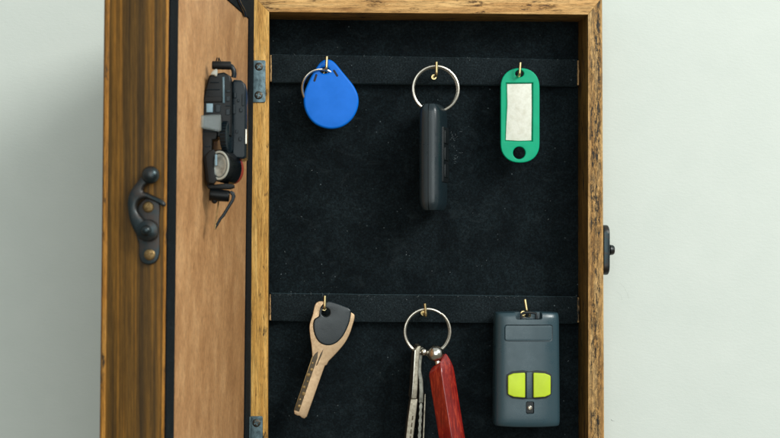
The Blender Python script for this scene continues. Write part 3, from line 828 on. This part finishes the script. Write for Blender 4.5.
# ---- garage remote
rfm = flat(SD - 6)
t_ = thing('remote_control', W(527, 318, SD), 'slate grey garage remote control with two lime buttons on the bottom right hook', 'remote control')
x0, x1, y0, y1 = 493.4, 560.0, 312.6, 425.2
def rem_outline(k):
    ins = k
    P = [(x0 + 1.2 + ins, y0 + 2.0 + ins), (x0 + 8, y0 + 0.8 + ins), ((x0 + x1) / 2, y0 - 0.6 + ins), (x1 - 9, y0 + 0.8 + ins), (x1 - 2.6 - ins, y0 + 2.0 + ins),
         (x1 - 1.2 - ins, (y0 + y1) / 2), (x1 - 0.2 - ins, y1 - 3.4 - ins), (x1 - 2.6 - ins, y1 - 1.2 - ins), (x1 - 12, y1 - ins), ((x0 + x1) / 2, y1 + 0.6 - ins), (x0 + 12, y1 - ins), (x0 + 3 + ins, y1 - 1.2 - ins), (x0 + 0.8 + ins, y1 - 3.4 - ins), (x0 + 0.6 + ins, (y0 + y1) / 2)]
    return P
# body: cross-section curved across the width, swept down the length with rounded ends
def remote_body():
    S = 22; n_ = 72; rings = []
    zt1, zb1 = rfm.loc(0, y0)[1], rfm.loc(0, y1)[1]
    for i in range(S + 1):
        t = i / S; t = 0.5 - 0.5 * math.cos(math.pi * t); v = 2 * t - 1
        z = zb1 + (zt1 - zb1) * t
        e = (1 - abs(v) ** 22) ** 0.5 if abs(v) < 1 else 0
        hw = 33.3 * (0.955 + 0.045 * e) - (1.0 * t); hd = 15 * (0.72 + 0.28 * e)
        cxw = rfm.loc(526.9, 0)[0] - 0.3
        ring_ = []
        for j in range(n_):
            a = 2 * math.pi * j / n_; c_, s_ = math.cos(a), math.sin(a)
            xx = math.copysign(abs(c_) ** (2 / 4.6), c_) * hw; yy = math.copysign(abs(s_) ** (2 / 4.2), s_) * hd
            bow = -1.8 * (1 - (xx / hw) ** 2) if s_ < 0 else 0
            ring_.append((cxw + xx, SD - 2 + yy + bow, z + 0.9 * (1 - (xx / hw) ** 2) * (1 if t > 0.5 else -1) * (abs(v) ** 8)))
        rings.append(ring_)
    return loft_bm(rings)
body = remote_body()
FY = SD - 2 - 15 - 1.8         # depth of the front face at its middle
ff = flat(FY + 1.0)
cut = plate([pxr(ff, 515.6, 306, 542.4, 319.6, 2.2)], 20, ff, 6, 0.2, 1)
body = boolean(body, cut)
cut = plate([pxr(ff, 522.6, 311, 533.6, 318.4, 2.0)], 60, ff, 10, 0.2, 1)
body = boolean(body, cut)
cut = plate([pxr(ff, 504.4, 324.6, 553.0, 341.6, 2.6)], 9, ff, 7.0, 0.1, 1)       # label recess
body = boolean(body, cut)
hexo = [(506.6, 374.6), (512, 371.2), (523, 370.2), (529, 371.4), (536, 370.2), (546, 371.2), (551.4, 374.6), (552, 386), (551.2, 394.6), (546, 398.4), (536, 399.4), (529, 398.4), (523, 399.4), (512, 398.4), (507, 394.6), (506.2, 386)]
cut = plate([px(ff, hexo)], 8, ff, 5.4, 0.1, 1); body = boolean(body, cut)
cut = plate([pxr(ff, 525.8, 401.4, 534.0, 413.8, 1.6)], 8, ff, 5.6, 0.1, 1); body = boolean(body, cut)
bmesh.ops.recalc_face_normals(body, faces=body.faces)
rb = obj('case', body, m_slate, t_, angle=30)
tag(rb, None)
def rplate(nm, P, th, out, mat, bev=0.5, par=None, sm=False):
    L = px(ff, P)
    if sm: L = cr([Vector(p) for p in L], 3)
    return obj(nm, plate([L], th, ff, out, bev, 3), mat, par or t_)
rplate('blank_label', rrect(505.4, 325.6, 552.0, 340.6, 2.2), 1.2, -0.4, m_slate, 0.25)
rplate('button_surround', hexo, 1.6, 0.6, m_slate_d, 0.2)
rplate('centre_bar', [(526.2, 371.8), (531.6, 371.8), (531.6, 398.0), (526.2, 398.0)], 3.0, 2.6, m_slate, 0.4)
BL = [(507.6, 376.2), (508.6, 375.0), (513.4, 373.2), (524.0, 372.6), (524.8, 373.4), (524.8, 396.6), (524.0, 397.4), (513.4, 396.6), (508.6, 394.6), (507.6, 393.4)]
rplate('button', BL, 4, 2.8, m_lime, 0.9)
rplate('button', [(1057.8 - x, y) for x, y in BL], 4, 2.8, m_lime, 0.9)
rplate('indicator_window', rrect(526.3, 402, 533.6, 413.2, 1.4), 1.2, 0.0, m_slate_d, 0.3)
a_, b_ = ff.loc(529.8, 407.8)
bm = lathe_bm([(2.2, 0), (2.2, 0.9), (1.6, 1.3), (1.3, 0.9), (1.3, 0.4), (0, 0.7)], ff.mat(0.0) @ Matrix.Translation((a_, b_, 0)), 24)
obj('indicator_light', bm, m_steel, t_)
# loop inside the top notch
obj('hanging_loop', tube([W(521.4, 319, SD - 11), W(521.2, 314.5, SD - 11), W(524, 312.6, SD - 12), W(530, 312.4, SD - 12), W(535.8, 313.4, SD - 11), W(536.4, 319, SD - 11)], 1.3, res=3), m_slate_d, t_)

# ------------------------------------------------------------------ lint and dust caught on the felt
random.seed(11); bits = []
def fibre(x, y, d, L, r):
    a = random.uniform(0, 6.28); p = W(x, y, d); P = [p]
    for k in range(3):
        a += random.uniform(-0.9, 0.9); p = p + Vector((math.cos(a) * L / 3, random.uniform(-.1, .1), math.sin(a) * L / 3)); P.append(p)
    return tube(P, r, res=1)
for i in range(90):
    x, y = random.uniform(274, 574), random.uniform(25, 437)
    on_rail = (57 + (x - 271) * .018 < y < 82) or (296 < y < 321)
    edge = (52 < y < 88) or (291 < y < 326)
    if edge and not on_rail: continue
    bits.append(fibre(x, y, (RD - 0.2) if on_rail else B1 - 0.2, random.choice((0.3, 0.5, 0.7, 1.0, 1.6)), random.choice((0.12, 0.2, 0.28))))
for i in range(26):     # rubbed smudge right of the car key
    bits.append(fibre(random.gauss(455, 2.2), random.choice((random.gauss(140, 5), random.gauss(158, 3), random.gauss(136, 2))), B1 - 0.2, random.uniform(0.6, 3.0), 0.13))
for i in range(46):     # dusty upper edges of the rails
    x = random.uniform(275, 575); bits.append(fibre(x, random.choice((55 + (x - 271) * .0185, 294.6 + (x - 271) * .0105)), RD - 0.3, random.uniform(1, 3), 0.13))
n = N('lint'); n.col(n.mix(n.noise((0.05,) * 3), (0.05, 0.07, 0.075, 1), (0.20, 0.23, 0.24, 1))).set(rough=0.9)
lint = obj('lint', merge(*bits), n.m, cab); lint['kind'] = 'stuff'

# pencil-fine scratches and a chip in the wall paint
n = N('scuff'); n.col(n.mix(n.noise((0.3,) * 3), (0.48, 0.50, 0.47, 1), (0.62, 0.65, 0.62, 1))).set(rough=0.8); m_scuff = n.m
marks = []
def wm(P, r): marks.append(tube([W(x, y, 54.0) for x, y in P], r, res=1))
wm([(620, 283), (624, 287), (627.4, 293), (629, 299)], 0.10); wm([(616, 291), (620.6, 295), (622.6, 300)], 0.08)
wm([(611.4, 419.4), (612.6, 420.6)], 0.45); wm([(612.4, 420.4), (614.6, 421)], 0.3)
obj('wall_marks', merge(*marks), m_scuff, wall)

# ------------------------------------------------------------------ light
def area(name, loc, target, size, power, col=(1, 1, 1), sy=None):
    l = bpy.data.lights.new(name, 'AREA'); l.energy = power; l.color = col; l.size = size
    if sy: l.shape = 'RECTANGLE'; l.size_y = sy
    o = bpy.data.objects.new(name, l); C.objects.link(o); o.location = loc
    o.rotation_euler = (Vector(target) - Vector(loc)).to_track_quat('-Z', 'Y').to_euler()
    return o
area('window_light', (0.95, -0.95, 0.72), (0.05, 0, 0), 0.5, 15.5, (0.99, 1.0, 0.96), 0.5)
area('fill_light', (0.10, -1.6, 0.24), (0.04, 0, 0), 1.2, 10.5, (0.93, 1.0, 0.99))  # added soft fill, source unseen: lifts the left wall, reflects in glossy plastics

w = bpy.data.worlds.new('World'); bpy.context.scene.world = w; w.use_nodes = True
nt = w.node_tree; bg = nt.nodes['Background']
tc = nt.nodes.new('ShaderNodeTexCoord'); sp = nt.nodes.new('ShaderNodeSeparateXYZ'); rp = nt.nodes.new('ShaderNodeValToRGB')
nt.links.new(tc.outputs['Generated'], sp.inputs[0])
mr = nt.nodes.new('ShaderNodeMapRange'); mr.inputs[1].default_value = -1; mr.inputs[2].default_value = 1
nt.links.new(sp.outputs[2], mr.inputs[0]); nt.links.new(mr.outputs[0], rp.inputs[0])
e = rp.color_ramp.elements; e[0].color = (0.24, 0.22, 0.17, 1); e[0].position = 0.3; e[1].color = (0.75, 0.82, 0.82, 1); e[1].position = 0.8
nt.links.new(rp.outputs[0], bg.inputs[0]); bg.inputs[1].default_value = 0.66

# ------------------------------------------------------------------ camera
cam = bpy.data.cameras.new('camera'); co = bpy.data.objects.new('camera', cam); C.objects.link(co)
co.location = (0, -F * U, 0); co.rotation_euler = (R(90), 0, 0)
cam.sensor_width = 36; cam.sensor_fit = 'HORIZONTAL'; cam.lens = 36 * F / 780
cam.shift_x = (390 - VX) / 780; cam.shift_y = -(219 - VY) / 780
cam.clip_start = 0.01; cam.clip_end = 20
cam.dof.use_dof = True; cam.dof.focus_distance = (F + SD) * U; cam.dof.aperture_fstop = 26
sc = bpy.context.scene; sc.camera = co
sc.view_settings.view_transform = 'Standard'; sc.view_settings.look = 'None'
sc.view_settings.exposure = 0; sc.view_settings.gamma = 1
